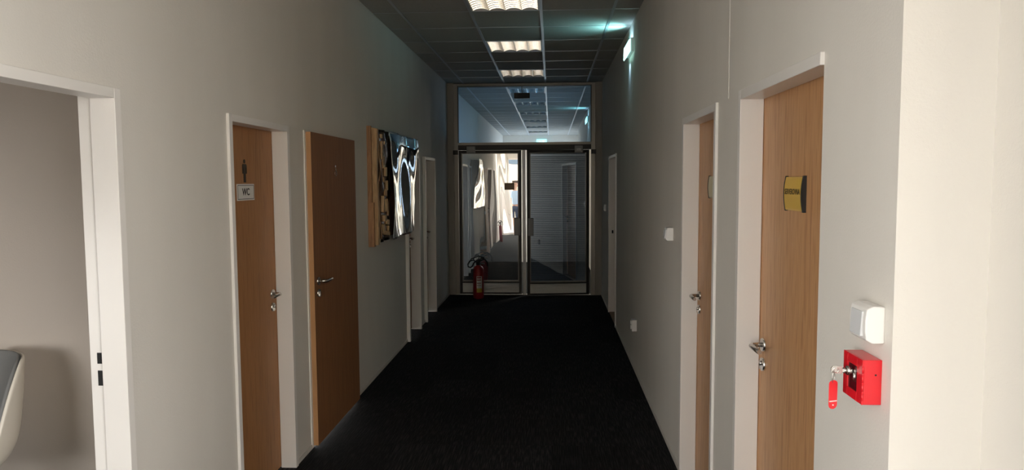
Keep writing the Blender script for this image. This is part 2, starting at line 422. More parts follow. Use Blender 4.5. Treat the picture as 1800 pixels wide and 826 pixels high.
door('door_4', 'd4', 'recessed dark door in white frame on the left, just past the wall artwork', wood='wood_dark')
door('door_5', 'd5', 'recessed dark door in white frame on the left, the nearest to the glass doors', wood='wood_dark')
d6, lf6 = door('door_6', 'r1', 'recessed oak door on the right with gold SERVEROVNA sign', handle='far', nw=.010)
d7, lf7 = door('door_7', 'r2', 'recessed oak door on the right beyond the SERVEROVNA door, small pale sign', handle='far')
d8, _ = door('door_8', 'r3', 'narrow-looking white framed doorway on the right near the glass doors', leaf=True, wood='wood', handle='near')
bm = B(); bx(bm, R + .001, R + TH, DOORS['r3'][1] + CW, DOORS['r3'][2] - CW, 0, .007); obj('threshold', bm, M['thresh'], d8)
bm = B(); yy = DOORS['r3'][2] - CW
bx(bm, R + .030, R + .05, yy - .0015, yy + .001, 1.02, 1.06); obj('strike_slot', bm, M['hole'], d8)

# curved signs on door_6 and door_7
def curved_sign(parent, y0, y1, zc, hh, face, text, D=.080):
    def prof(k, extra=0):
        a = -1 + 2 * k / 14
        return (D - .008 - .006 * (1 - a * a) - extra, zc + hh * a)
    bm = B(); rows = []
    for k in range(15):
        d_, z_ = prof(k); rows.append([bm.verts.new(P(1, d_, y, z_)) for y in (y0 + .010, y1 - .004)])
    bk = [[bm.verts.new(P(1, D - .002, y, z_)) for y in (y0 + .010, y1 - .004)] for z_ in (zc - hh, zc + hh)]
    for A, C in zip(rows, rows[1:]):
        f = bm.faces.new((A[0], A[1], C[1], C[0])); f.smooth = True
    bm.faces.new((bk[0][0], bk[0][1], rows[0][1], rows[0][0])); bm.faces.new((rows[-1][0], rows[-1][1], bk[1][1], bk[1][0]))
    sg = obj('sign_plate', bm, face, parent)
    bm = B()
    for ya, yb in ((y0, y0 + .010), (y1 - .004, y1)):
        poly = [prof(k, .002) for k in range(15)]; poly[0] = (poly[0][0], poly[0][1] - .003); poly[-1] = (poly[-1][0], poly[-1][1] + .003)
        poly = poly + [(D, zc + hh + .003), (D, zc - hh - .003)]
        prism(bm, poly, lambda a, b, h: P(1, a, h, b), ya, yb)
    tag(obj('sign_end_cap', bm, M['black'], parent), 'black curved end cap')
    if text:
        def fn(u, v, w_):
            z = zc + .006 + v; a = (z - zc) / hh
            return P(1, D - .008 - .006 * (1 - a * a) - .0007 - w_ * .5, (y0 + y1) / 2 + .006 - u, z)
        t = text_bm(text, .026, fn, .0004, .94); obj('sign_lettering', t, M['ink'], parent)
curved_sign(lf6, 2.372, 2.556, 1.643, .057, M['gold'], 'SERVEROVNA')
curved_sign(lf7, 3.625, 3.775, 1.655, .055, M['pale_sign'], None)

# ------------------------------------------------------------------ end wall with glazed doors
bm = B(); bx(bm, L, -1.432, END - .03, END + .12, 0, CEIL); struct('trim_3', bm, M['pilaster'], .002)
bm = B(); bx(bm, .645, R, END - .03, END + .12, 0, CEIL); struct('trim_4', bm, M['pilaster'], .002)
e = empty('door_9', (0, 0, 0), 'dark bronze and steel frame with tinted glass transom over the double doors', 'door frame', None, 'structure')
yF = END - .02
bm = B()
for x0, x1 in ((-1.432, -1.372), (.585, .645)): bx(bm, x0, x1, yF, END + .08, 0, CEIL - .01)
bx(bm, -1.372, .585, yF, END + .08, 3.078, CEIL - .01)
bx(bm, -1.372, .585, yF, END + .08, 2.225, 2.262)
tag(obj('steel_frame', bm, M['steel'], e, .003), 'brushed steel frame')
bm = B()
bx(bm, -1.372, .585, yF - .006, END + .06, 2.165, 2.225); bx(bm, -1.372, .585, yF + .004, END + .06, 2.150, 2.165)
bx(bm, -1.376, -1.366, yF - .004, yF + .02, 2.262, 3.09); bx(bm, .579, .589, yF - .004, yF + .02, 2.262, 3.09); bx(bm, -1.376, .589, yF - .004, yF + .02, 3.074, 3.084)
for x0, x1 in ((-1.445, -1.37), (.583, .655)): bx(bm, x0, x1, yF - .035, yF, 2.085, 2.150)
tag(obj('dark_rail', bm, M['anod'], e, .002), 'dark bronze rail')
bm = B(); bx(bm, -.424, -.376, yF - .012, END + .05, 0, 2.150); tag(obj('mullion', bm, M['steel_light'], e, .004), 'bright steel mullion')
bm = B(); bx(bm, -1.37, .585, END + .02, END + .026, 2.262, 3.078); tag(obj('transom_pane', bm, M['g_transom'], e), 'blue tinted transom pane')
bm = B(); bx(bm, -1.43, .64, yF - .02, END + .08, 0, .006); obj('threshold', bm, M['steel'], e)

def wavy_pane(x0, x1, y, z0, z1, amp, m, parent, nx=60, nz=60, seed=0.):
    bm = B(); g = []
    for i in range(nx + 1):
        row = []
        for j in range(nz + 1):
            u = i / nx; v = j / nz; x = x0 + (x1 - x0) * u; z = z0 + (z1 - z0) * v
            edge = min(1, 8 * min(u, 1 - u))
            dy = amp * edge * (math.sin(x * 17 + z * 1.3 + seed) + .7 * math.sin(x * 31 + z * 3.1 + 1) + .35 * math.sin(z * 9 + x * 6))
            row.append(bm.verts.new((x, y + dy, z)))
        g.append(row)
    for i in range(nx):
        for j in range(nz):
            f = bm.faces.new((g[i][j], g[i + 1][j], g[i + 1][j + 1], g[i][j + 1])); f.smooth = True
    return obj('glass_pane', bm, m, parent, smooth=True)

def glass_leaf(name, x0, x1, label, hinge, rot, gm, amp, hx, blind, seed):
    """leaf built around its hinge, x relative to hinge"""
    e = empty(name, (hinge, END - .005, 0), label, 'door', None, 'structure', rz=rot)
    a, b = x0 - hinge, x1 - hinge; z0, z1 = .012, 2.146; s = .040
    bm = B()
    for p in ((a, a + s, z0, z1), (b - s, b, z0, z1)): bx(bm, p[0], p[1], -.022, .022, p[2], p[3])
    for p in ((z0, z0 + .022), (.178, .196), (z1 - s, z1)): bx(bm, a + s, b - s, -.022, .022, p[0], p[1])
    tag(obj('leaf_frame', bm, M['anod'], e, .002), 'dark bronze leaf frame')
    bm = B(); t = .014
    bx(bm, a + s, a + s + t, -.016, .016, .196, z1 - s); bx(bm, b - s - t, b - s, -.016, .016, .196, z1 - s)
    bx(bm, a + s + t, b - s - t, -.016, .016, .196, .196 + t + .008); bx(bm, a + s + t, b - s - t, -.016, .016, z1 - s - t * .6, z1 - s)
    tag(obj('glazing_bead', bm, M['steel'], e, .002), 'steel glazing bead')
    wavy_pane(a + s + t, b - s - t, -.002, .196 + t, z1 - s - t * .6, amp, gm, e, seed=seed)
    bm = B(); k = 7; zz0, zz1 = z0 + .022, .178; h = (zz1 - zz0) / k
    for i in range(k):
        bx(bm, a + s, b - s, -.010, .012, zz0 + i * h, zz0 + (i + .82) * h); bx(bm, a + s, b - s, -.003, .012, zz0 + (i + .82) * h, zz0 + (i + 1) * h)
    tag(obj('kick_panel', bm, M['panel'], e, .001), 'grey ribbed kick panel')
    bm = B(); bx(bm, hx[0] - hinge, hx[1] - hinge, -.062, -.048, .893, 1.15)
    bx(bm, (hx[0] + hx[1]) / 2 - hinge - .015, (hx[0] + hx[1]) / 2 - hinge + .015, -.048, -.016, .93, .96); bx(bm, (hx[0] + hx[1]) / 2 - hinge - .015, (hx[0] + hx[1]) / 2 - hinge + .015, -.048, -.016, 1.08, 1.11)
    tag(obj('push_plate', bm, M['grey_metal'], e, .004), 'grey metal pull plate')
    if blind:
        bm = B(); n = 68; zz = .225
        for i in range(n):
            z = zz + i * .0272
            if z > z1 - .06: break
            vs = [bm.verts.new(q) for q in ((a + s + t, .018, z - .007), (b - s - t, .018, z - .007), (b - s - t, .034, z + .0075), (a + s + t, .034, z + .0075))]
            bm.faces.new(vs)
            vs2 = [bm.verts.new(v.co + Vector((0, .0006, -.0009))) for v in vs]; bm.faces.new(vs2[::-1])
            for q in range(4): bm.faces.new((vs[q], vs[(q + 1) % 4], vs2[(q + 1) % 4], vs2[q]))
        for fx in (.2, .8):
            x = a + (b - a) * fx; bx(bm, x - .002, x + .002, .017, .019, .2, z1 - .04)
        bx(bm, a + s + t, b - s - t, .016, .036, z1 - .062, z1 - .04)
        tag(obj('blind_slats', bm, M['slat'], e), 'closed grey venetian blind')
    return e
ll = glass_leaf('door_10', -1.366, -.440, 'left glass door leaf of the double doors, clear wavy reflections of the corridor', -1.366, 0, M['g_left'], .00016, (-.548, -.458), False, .7)
rl = glass_leaf('door_11', -.360, .555, 'right glass door leaf of the double doors, venetian blind behind the glass', .555, .113, M['g_right'], .00008, (-.352, -.270), True, 2.)
# top pivots / closers belong to the frame
for x0, x1 in ((-1.242, -1.116), (.344, .462)):
    bm = B(); bx(bm, x0, x1, yF - .055, yF - .006, 2.10, 2.205); bx(bm, x0 + .02, x1 - .02, yF - .065, yF - .055, 2.12, 2.185)
    tag(obj('door_closer', bm, M['grey_metal'], e, .006), 'dark closer box')
# small label plate on the left pane
bm = B(); bx(bm, -.690, -.545, END - .012, END - .009, 1.565, 1.667)
tag(obj('brown_sticker', bm, M['brown_plate']), 'small brown rectangular plate stuck to the left glass door', 'sign')
# sensor hanging at the top of the transom
sn = empty('door_sensor', (-.425, END, 2.93), 'small dark box hanging on a stem at the top of the transom', 'sensor')
bm = B(); bx(bm, -.115, .115, -.06, -.02, -.035, .045); obj('sensor_body', bm, M['anod'], sn, .008)
bm = B(); tube(bm, [(0, -.03, .045), (0, -.03, .150)], .004, 8); obj('stem', bm, M['black'], sn)

# ------------------------------------------------------------------ ceiling lamps
def lamp(y, label):
    x0, x1 = LX0 + .012, LX1 - .012; wx = x1 - x0; ly = .6435 - .024; y0 = y + .012
    e = empty('ceiling_lamp', (x0, y0, CEIL), label, 'ceiling lamp', 'louvred lamps recessed in the corridor ceiling')
    bm = B(); t = .014; h = .09
    bx(bm, 0, t, 0, ly, -.004, h); bx(bm, wx - t, wx, 0, ly, -.004, h); bx(bm, t, wx - t, 0, t, -.004, h); bx(bm, t, wx - t, ly - t, ly, -.004, h)
    bx(bm, t, wx - t, t, ly - t, h - .004, h)
    hs = obj('housing', bm, [M['lamp_case'], M['lamp_in']], e)
    for p in hs.data.polygons:
        if p.normal.z < -.9 and p.center.z > .05: p.material_index = 1
    # bright aluminium louvre: longitudinal fins and V-section cross blades with arched lower edge
    bm = B(); cols = 4; iw = wx - 2 * t; cw = iw / cols
    for k in range(cols + 1):
        x = t + k * cw
        poly = [(-.0012, -.001), (.0012, -.001), (.007, .045), (-.007, .045)]
        prism(bm, poly, lambda a, b, hh: (min(max(x + a, t), wx - t), hh, b), t, ly - t)
    nb = 9; pitch = (ly - 2 * t) / nb
    for c in range(cols):
        for j in range(nb + 1):
            yb = t + j * pitch; prev = None
            for q in range(9):
                u = q / 8; x = t + c * cw + u * cw; arch = .019 * (1 - (2 * u - 1) ** 2)
                # front face (towards -y) curved: lower lip faces down-forward
                sec = [(yb, .0 + arch), (yb - .0010, .005 + arch), (yb - .0026, .0115 + arch), (yb - .011, .026 + arch * .8), (yb - .014, .046), (yb + .014, .046), (yb + .006, .022 + arch * .8)]
                ring = [bm.verts.new((x, a, b)) for a, b in sec]
                if prev:
                    for z in range(len(sec)):
                        f = bm.faces.new((prev[z], prev[(z + 1) % len(sec)], ring[(z + 1) % len(sec)], ring[z])); f.smooth = False
                prev = ring
    tag(obj('louvre', bm, M['louvre'], e), 'bright aluminium louvre')
    bm = B()
    for c in range(cols):
        xc = t + (c + .5) * cw; tube(bm, [(xc, t + .01, .068), (xc, ly - t - .01, .068)], .012, 12)
    obj('lamp_tube', bm, M['lamp_case'], e)
    return e
for yk, lab in ((5.56, 'square louvred ceiling lamp, the nearest and largest, cut by the top of the photo'), (7.49, 'square louvred ceiling lamp, middle one of the three in the row'), (9.42, 'square louvred ceiling lamp closest to the glass transom')):
    lamp(yk, lab)
# the row goes on overhead, seen only mirrored in the transom
for yk, lab in ((3.63, 'louvred ceiling lamp overhead, seen mirrored in the transom below the dark sensor box'),):
    lamp(yk, lab)
for yk in (-.23, 1.70):
    lamp(yk, 'louvred ceiling lamp above the camera, %s louvred lamp mirrored low in the transom' % ('lowest' if yk < 0 else 'second lowest'))

# ------------------------------------------------------------------ lit exit signs
M['exit'] = mat('lit_green_diffuser', (.3, .8, .65), .4, emit=(.55, 1.0, .93), estr=1.8)
M['exit_mark'] = mat('lit_white_mark', (.8, .9, .85), .4, emit=(.85, 1.0, .95), estr=1.8)
def arrow_mark(bm, fn):
    # running figure and doorway, arrow
    prism(bm, [(.045, -.035), (.085, -.035), (.085, .04), (.045, .04)], fn, 0, .001)
    prism(bm, [(-.09, .008), (-.04, .008), (-.04, .022), (-.015, 0), (-.04, -.022), (-.04, -.008), (-.09, -.008)], fn, 0, .001)
    prism(bm, [(.005, .0), (.03, .02), (.036, .012), (.02, -.004), (.03, -.032), (.022, -.035), (.01, -.01), (-.004, -.03), (-.01, -.025)], fn, 0, .001)
    prism(bm, [(.024, .026), (.036, .026), (.036, .038), (.024, .038)], fn, 0, .001)
ex = empty('exit_sign', (R, 6.80, 2.90), 'lit green emergency exit light fixed high on the right wall', 'exit sign')
bm = B(); bx(bm, -.030, 0, -.19, .19, -.050, .070); obj('housing', bm, M['grey_pl'], ex, .004)
bm = B()
prism(bm, [(-.030, .062), (-.046, .052), (-.056, -.066), (-.048, -.076), (-.030, -.050)], lambda a, b, h: (a, h, b), -.20, .20)
obj('diffuser', bm, M['exit'], ex, .003)
bm = B(); arrow_mark(bm, lambda a, b, h: (-.060 - h - .004 + (b + .02) * .05 , a, b - .015)); obj('pictogram', bm, M['exit_mark'], ex)
def strip(name, loc, direction, sx, sy, energy, color, spread, parent):
    l = bpy.data.lights.new(name, 'AREA'); l.shape = 'RECTANGLE'; l.size = sx; l.size_y = sy; l.energy = energy; l.color = color; l.spread = spread
    o = bpy.data.objects.new(name, l); COL.objects.link(o); o.parent = parent; o.location = loc
    o.rotation_euler = Vector(direction).to_track_quat('-Z', 'Y').to_euler(); return o
strip('exit_light_up', (-.045, .10, .082), (-.62, .0, .5), .04, .02, 1.3, (.35, .95, 1.0), math.radians(110), ex)
strip('exit_light_wall', (-.034, 0, .078), (.35, .0, 1), .25, .01, .25, (.5, .8, 1.0), math.radians(140), ex)
strip('exit_light_down', (-.034, .12, -.100), (.28, .0, -1), .10, .03, .13, (.45, .72, 1.0), math.radians(100), ex)
ex2 = empty('exit_sign', (-.30, BACK, 2.93), 'round-looking green exit sign mirrored small at the transom bottom', 'exit sign')
bm = B(); bx(bm, -.16, .16, 0, .05, -.08, .08); obj('diffuser', bm, M['exit'], ex2, .01)
bm = B(); arrow_mark(bm, lambda a, b, h: (a, .050 + h, b)); obj('pictogram', bm, M['exit_mark'], ex2)

# ------------------------------------------------------------------ artwork on the left wall
ar = empty('wall_artwork', (L, 5.93, 1.16), 'wall artwork of stacked rough wood and a rippled mirror sheet', 'artwork')
def AX(d, y, z): return (d, y, z)
bm = B()
bx(bm, 0, .020, .0, 1.55, .03, .96)
bx(bm, 0, .035, -.01, .03, .35, .995); bx(bm, 0, .050, -.015, .05, -.012, .36)
tag(obj('backing_board', bm, M['wood_art'], ar, .002), 'rough brown boards')
bm = B(); random.seed(11)
prism(bm, [(.020, .0), (.075, .0), (.080, .3), (.072, .6), (.082, .975), (.020, .985)], lambda a, b, h: (a, h, b), .02, .075)
bx(bm, .020, .062, .075, .11, .0, .90)
tag(obj('edge_plank', bm, M['wood_pale'], ar, .003), 'pale edge plank')
# bronze backing sheet of the relief
bm = B(); n = 26; g = []
for i in range(9):
    g.append([])
    for j in range(n + 1):
        y = .09 + i * .045; z = .02 + j / n * .955
        g[-1].append(bm.verts.new((.072 + .008 * math.sin(z * 11 + i) + .006 * math.sin(i * 1.3 + z * 23), y, z)))
for i in range(8):
    for j in range(n): bm.faces.new((g[i][j], g[i + 1][j], g[i + 1][j + 1], g[i][j + 1]))
ob = obj('bronze_sheet', bm, M['bronze'], ar, smooth=True)
so_ = ob.modifiers.new('s', 'SOLIDIFY'); so_.thickness = .006
# offcuts of wood on it
bm = B()
for (yy, zz, hy, hz, tt) in ((.17, .80, .035, .10, .03), (.24, .70, .05, .06, .02), (.30, .62, .035, .05, .03), (.20, .55, .03, .03, .035), (.33, .50, .04, .055, .03), (.25, .44, .05, .04, .035),
                             (.17, .34, .04, .09, .035), (.26, .33, .03, .07, .045), (.34, .30, .035, .08, .03), (.22, .22, .05, .035, .04), (.32, .18, .04, .03, .035), (.18, .13, .035, .05, .03), (.28, .085, .07, .022, .045), (.36, .12, .02, .03, .03), (.16, .92, .03, .02, .03), (.30, .87, .06, .02, .02)):
    bm = B(); hy, hz = hy * .72, hz * .78
    v = bx(bm, .070, .072 + tt * .7, yy - hy, yy + hy, zz - hz, zz + hz)
    bmesh.ops.rotate(bm, verts=v, cent=(.08, yy, zz), matrix=Matrix.Rotation(random.uniform(-.22, .22), 3, 'X') @ Matrix.Rotation(random.uniform(-.15, .15), 3, 'Z'))
    obj('wood_offcut', bm, M['wood_pale'], ar, .004)
# rippled mirror sheet
bm = B(); nx, nz = 60, 50; g = []
for i in range(nx + 1):
    g.append([])
    for j in range(nz + 1):
        u = i / nx; v = j / nz; y = .43 + u * 1.17; z = .015 + v * .965 - .01 * u
        d = .110 - .03 * u * (1 - v) + .035 * u * v
        d += .020 * math.sin(u * 9.5 + 1.1 * math.sin(v * 4.2) + .4) * (.45 + .55 * math.sin(PI * v)) + .008 * math.sin(u * 19 + v * 6) * math.sin(PI * min(1, v * 1.05))
        if v > .9: d -= .018 * ((v - .9) / .1)
        g[-1].append(bm.verts.new((max(d, .028), y, z)))
for i in range(nx):
    for j in range(nz): bm.faces.new((g[i][j], g[i + 1][j], g[i + 1][j + 1], g[i][j + 1]))
ob = obj('mirror_sheet', bm, M['mirror'], ar, smooth=True); so_ = ob.modifiers.new('s', 'SOLIDIFY'); so_.thickness = .003
tag(ob, 'rippled mirror sheet')

# ------------------------------------------------------------------ fire extinguishers
def extinguisher(x, y, label, hose=True, sc=1.0):
    e = empty('fire_extinguisher', (x, y, 0), label, 'fire extinguisher', 'red fire extinguishers standing on the carpet')
    bm = B(); r = .078 * sc
    lathe(bm, [(r * .90, 0), (r, .012), (r, .40), (r * .96, .435), (r * .75, .462), (r * .42, .478), (r * .36, .49)], n=28)
    obj('cylinder', bm, M['red_ext'], e)
    bm = B(); lathe(bm, [(.030, .486), (.034, .50), (.030, .53), (.018, .545)], n=18)
    prism(bm, [(-.02, .53), (.02, .53), (.10, .565), (.105, .58), (.02, .56), (-.02, .56)], lambda a, b, h: (a, h, b), -.012, .012)
    prism(bm, [(-.01, .51), (.02, .50), (.085, .50), (.088, .512), (.02, .52)], lambda a, b, h: (a, h, b), -.010, .010)
    obj('valve_handle', bm, M['black'], e)
    bm = B()
    tube(bm, [(-.02, -.01, .525), (-.07, -.02, .56), (-.12, -.03, .545), (-.148, -.04, .50), (-.140, -.045, .465), (-.105, -.05, .455), (-.075, -.055, .48)], .011, 10)
    tube(bm, [(-.075, -.055, .48), (-.06, -.06, .52), (-.01, -.06, .565), (.06, -.06, .59), (.11, -.04, .565), (.135, -.02, .52), (.138, 0, .47)], .010, 10)
    tube(bm, [(-.148, -.02, .49), (-.10, .02, .575), (0, .03, .61), (.09, .02, .585)], .008, 10)
    obj('hose', bm, M['rubber'], e)
    # label wrapped on the front, slightly to the right
    bm = B(); rows = []
    for k in range(9):
        a = -PI / 2 - .25 + k * .13
        rows.append([bm.verts.new(((r + .0012) * math.cos(a), (r + .0012) * math.sin(a), z)) for z in (.095, .155, .33)])
    for A, C in zip(rows, rows[1:]):
        bm.faces.new((A[0], C[0], C[1], A[1])).material_index = 1; bm.faces.new((A[1], C[1], C[2], A[2])).material_index = 0
    lb = obj('label', bm, [M['paper'], M['yellow_lab']], e, smooth=True)
    for z, h in ((.30, .018), (.27, .014), (.225, .010), (.195, .006)):
        bm = B(); rr = []
        for k in range(7):
            a = -PI / 2 - .18 + k * .13
            rr.append([bm.verts.new(((r + .0022) * math.cos(a), (r + .0022) * math.sin(a), q)) for q in (z, z + h)])
        for A, C in zip(rr, rr[1:]): bm.faces.new((A[0], C[0], C[1], A[1]))
        obj('label_print', bm, M['red_ext'], lb)
    return e
extinguisher(-1.055, 10.30, 'red fire extinguisher with black hose in front of the left glass door')
extinguisher(-1.40, 1.15, 'red fire extinguisher by the left wall, seen mirrored small in the left glass door')

# ------------------------------------------------------------------ things on the right wall
# light switch with projecting box beside the server room door
sw = empty('light_switch', (R, 1.668, 1.364), 'white surface-mounted rocker switch above the red key box', 'light switch')
bm = B()
prism(bm, [(0, -.041), (-.026, -.042), (-.040, -.034), (-.043, -.012), (-.043, .012), (-.040, .036), (-.026, .043), (0, .042)], lambda a, b, h: (a, h, b), -.042, .044)
obj('switch_body', bm, M['white_pl'], sw, .003)
bm = B(); prism(bm, [(-.040, -.027), (-.0475, -.027), (-.0445, .029), (-.040, .029)], lambda a, b, h: (a, h, b), -.026, .032)
tag(obj('rocker', bm, M['grey_pl'], sw, .0015), 'pale grey rocker')
# red emergency key box
kb = empty('key_box', (R, 1.684, 1.232), 'red glass-fronted emergency key box below the white switch', 'key box')
bm = B(); bx(bm, -.040, 0, -.051, .053, -.051, .052); obj('box_body', bm, M['red'], kb, .0015)
bm = B(); d0, d1 = -.040, -.0435
bx(bm, d0, d1, -.051, -.022, -.051, .052); bx(bm, d0, d1, .030, .053, -.051, .052); bx(bm, d0, d1, -.022, .030, .030, .052); bx(bm, d0, d1, -.022, .030, -.051, -.030)
obj('front_lid', bm, M['red'], kb, .0008)
bm = B(); bx(bm, -.0402, -.0408, -.022, .030, -.030, .030); tag(obj('window_pane', bm, mat('dark_red_window', (.10, .008, .012), .08, spec=.8), kb), 'dark glazed window')
bm = B(); tube(bm, [(-.0405, -.004, .012), (-.0412, -.004, -.010)], .0035, 8); bx(bm, -.0408, -.0414, -.010, .004, .004, .018)
obj('hammer', bm, M['chrome'], kb)
bm = B()
for z in (-.033, -.012, .009, .030): tube(bm, [(-.0425, -.0515, z - .008), (-.0425, -.0515, z + .008)], .0022, 8)
obj('hinge', bm, M['red'], kb)
bm = B(); tube(bm, [(-.014, -.0513, .018), (-.014, -.0520, .018)], .0022, 10); obj('rivet', bm, M['hole'], kb)
bm = B(); tube(bm, [(-.043, .012, .012), (-.050, .012, .012), (-.054, .012, .012)], [.0115, .0115, .009], 20); tube(bm, [(-.054, .012, .012), (-.060, .012, .012)], .0065, 16); obj('lock', bm, M['chrome'], kb)
# key with tag hangs from the lock
ky = empty('key', (R, 1.684, 1.232), 'silver key with red plastic tag in the key box lock', 'key')
bm = B()
bx(bm, -.058, -.070, .0110, .0130, .008, .016)
pts = [(-.070 - .0, .012, .012), (-.074, .012, .017), (-.081, .012, .018), (-.083, .012, .012), (-.081, .012, .006), (-.074, .012, .007), (-.070, .012, .012)]
tube(bm, pts, .0022, 8, False); bx(bm, -.074, -.082, .0112, .0128, .0065, .0175)
tube(bm, [(-.083 + .004 * math.cos(a), .010 + .003 * math.cos(a), -.004 + .014 * math.sin(a)) for a in [i * 2 * PI / 18 for i in range(19)]], .0009, 6, False)
prism(bm, [(-.064, .004), (-.084, .004), (-.088, .008), (-.088, .018), (-.084, .022), (-.064, .022), (-.062, .016), (-.062, .010)], lambda a, b, h: (a, h, b), .0108, .0134)
obj('key_blade', bm, M['chrome'], ky)
bm = B(); poly = []
w2, zt, zb = .0112, -.027, -.076
for a in range(9): t = a * PI / 8; poly.append((w2 * math.cos(t), zt + .008 + w2 * math.sin(t) * .7))
for a in range(9): t = PI + a * PI / 8; poly.append((w2 * math.cos(t), zb + .006 + w2 * math.sin(t) * .9))
prism(bm, poly, lambda a, b, h: (-.083 + a, .010 + a * .35 + h, b), -.0012, .0012); obj('key_tag', bm, M['red_tag'], ky, .0006)
bm = B(); prism(bm, [(-.010, -.062), (.010, -.062), (.010, -.0595), (-.010, -.0595)], lambda a, b, h: (-.083 + a, .010 + a * .35 + h, b), -.0018, -.0011)
tube(bm, [(-.083, .0085, -.070), (-.083, .0080, -.070)], .0016, 10); obj('tag_stripe', bm, M['white_pl'], ky)

# thermostat-like switch box half way down the right wall
def wall_box(name, y, z, hh, hw, dp, label, cat):
    e = empty(name, (R, y, z), label, cat)
    bm = B(); prism(bm, [(0, -hh), (-dp * .75, -hh), (-dp, -hh * .75), (-dp * .82, hh), (0, hh)], lambda a, b, h: (a, h, b), -hw, hw)
    obj('switch_body', bm, M['white_pl'], e, .003)
    bm = B(); prism(bm, [(-dp * .93, -hh * .6), (-dp * 1.12, -hh * .6), (-dp * .98, hh * .65), (-dp * .85, hh * .65)], lambda a, b, h: (a, h, b), -hw * .65, hw * .65)
    obj('rocker', bm, M['grey_pl'], e, .001)
wall_box('light_switch', 4.46, 1.362, .040, .045, .046, 'white wall switch beyond the second oak door on the right', 'light switch')
wall_box('light_switch', 9.84, 1.325, .045, .045, .030, 'tiny white wall switch beside the far white-framed doorway', 'light switch')
so2 = empty('power_socket', (R, 6.28, .428), 'white power socket low on the right wall near the floor', 'socket')
bm = B(); bx(bm, -.042, 0, -.042, .042, -.050, .050); obj('socket_body', bm, M['white_pl'], so2, .004)
bm = B(); 
for z in (-.018, .022): tube(bm, [(-.042, 0, z), (-.052, 0, z)], .018, 16)
obj('socket_face', bm, M['white_pl'], so2, .001)

# ------------------------------------------------------------------ side room with the chair

bm = B(); bx(bm, -5.1, L - TH, RW, RW + .1, 0, Z1); struct('wall_room_far', bm, M['room_wall'])
WX0, WX1, WZ0, WZ1 = -3.7, -2.5, .60, 1.45  # unseen window opening, added and sized to light the side room
bm = B(); bx(bm, -5.1, WX0, .45, .55, 0, Z1); bx(bm, WX1, L - TH, .45, .55, 0, Z1); bx(bm, WX0, WX1, .45, .55, 0, WZ0); bx(bm, WX0, WX1, .45, .55, WZ1, Z1)
struct('wall_room_near', bm, M['room_wall'])
bm = B(); bx(bm, -5.2, -5.1, .45, RW + .1, 0, Z1)
struct('wall_room_left', bm, M['room_wall'])
bm = B(); bx(bm, -5.1, L - TH, .55, RW, 2.75, 2.8); struct('ceiling_side_room', bm, M['room_wall'])

def chair(x, y, rz):
    e = empty('shell_chair', (x, y, 0), 'cream shell armchair with grey seat lining in the open side room', 'chair', rz=rz)
    # plan: the shell wraps 240 degrees; local front = -y
    def shell(off, m, name, zt=.905):
        bm = B(); g = []; N_, K = 30, 12
        for i in range(N_ + 1):
            a = math.radians(-28 + i * 236 / N_)   # 90deg = back
            back = max(0, math.sin(a)) ** .8
            q_ = min(1, max(0, (math.sin(a) - .30) / .58)); ztop = .52 + .405 * q_ * (1.6 - .6 * q_)
            row = []
            for k in range(K + 1):
                v = k / K; z = .455 + (ztop - .455) * v
                rad = (.262 + off) + .022 * math.sin(v * PI / 2)
                rad -= .07 * (1 - v) ** 9
                row.append(bm.verts.new((rad * 1.02 * math.cos(a), (rad + .03 * v * back) * math.sin(a), z + (0.004 if off < 0 and k == K else 0))))
            g.append(row)
        for i in range(N_):
            for k in range(K): bm.faces.new((g[i][k], g[i + 1][k], g[i + 1][k + 1], g[i][k + 1]))
        o = obj(name, bm, m, e, smooth=True); s = o.modifiers.new('s', 'SOLIDIFY'); s.thickness = .016; s.offset = 0; ss = o.modifiers.new('u', 'SUBSURF'); ss.levels = ss.render_levels = 1
        return o
    shell(.0, M['cream'], 'shell'); tag(shell(-.016, M['grey_fab'], 'lining'), 'grey fabric lining')
    bm = B(); lathe(bm, [(.10, .425), (.16, .43), (.205, .45), (.215, .475), (.19, .50), (.10, .505)], n=30); obj('seat', bm, M['grey_fab'], e)
    for sx in (-1, 1):
        for sy in (-1, 1):
            bm = B(); tube(bm, [(sx * .10, sy * .10, .44), (sx * .17, sy * .17, .25), (sx * .22, sy * .22, .0)], [.015, .013, .010], 10); obj('leg', bm, M['black'], e)
    return e
chair(-2.61, 2.86, math.radians(-32))

# ------------------------------------------------------------------ window behind the camera, outside world
wn = empty('window_1', (0, 0, 0), 'tall glazed entrance behind the camera, seen mirrored in the left glass door', 'window', None, 'structure')
bm = B(); yb = BACK - .08
for x in (GX0, -.78, GX1 - .05): bx(bm, x, x + .05, yb, yb + .05, 0, GZ)
bx(bm, GX0, GX1, yb, yb + .05, GZ - .05, GZ); bx(bm, GX0, GX1, yb, yb + .05, 0, .06)
obj('window_frame', bm, M['frame'], wn, .003)
bm = B(); bx(bm, GX0 + .05, GX1 - .05, yb + .02, yb + .026, .06, GZ - .05); obj('window_pane', bm, M['g_window'], wn)
portal('portal_entrance', ((GX0 + GX1) / 2, BACK - .14, GZ / 2), (0, 1, 0), GX1 - GX0, GZ)
w2n = empty('window_2', (0, 0, 0), 'unseen side window behind the camera on the right, added to brighten the left wall', 'window', None, 'structure')
bm = B(); xb = RN + .05
for y in (NY0, (NY0 + NY1) / 2 - .025, NY1 - .05): bx(bm, xb, xb + .05, y, y + .05, NZ0, NZ1)
bx(bm, xb, xb + .05, NY0, NY1, NZ0, NZ0 + .05); bx(bm, xb, xb + .05, NY0, NY1, NZ1 - .05, NZ1)
obj('window_frame', bm, M['frame'], w2n, .003)
w3n = empty('fill_window_left', (0, 0, 0), 'unseen side window behind the camera on the left, added to light the right wall', 'window', None, 'structure')
bm = B(); xb = L - .10
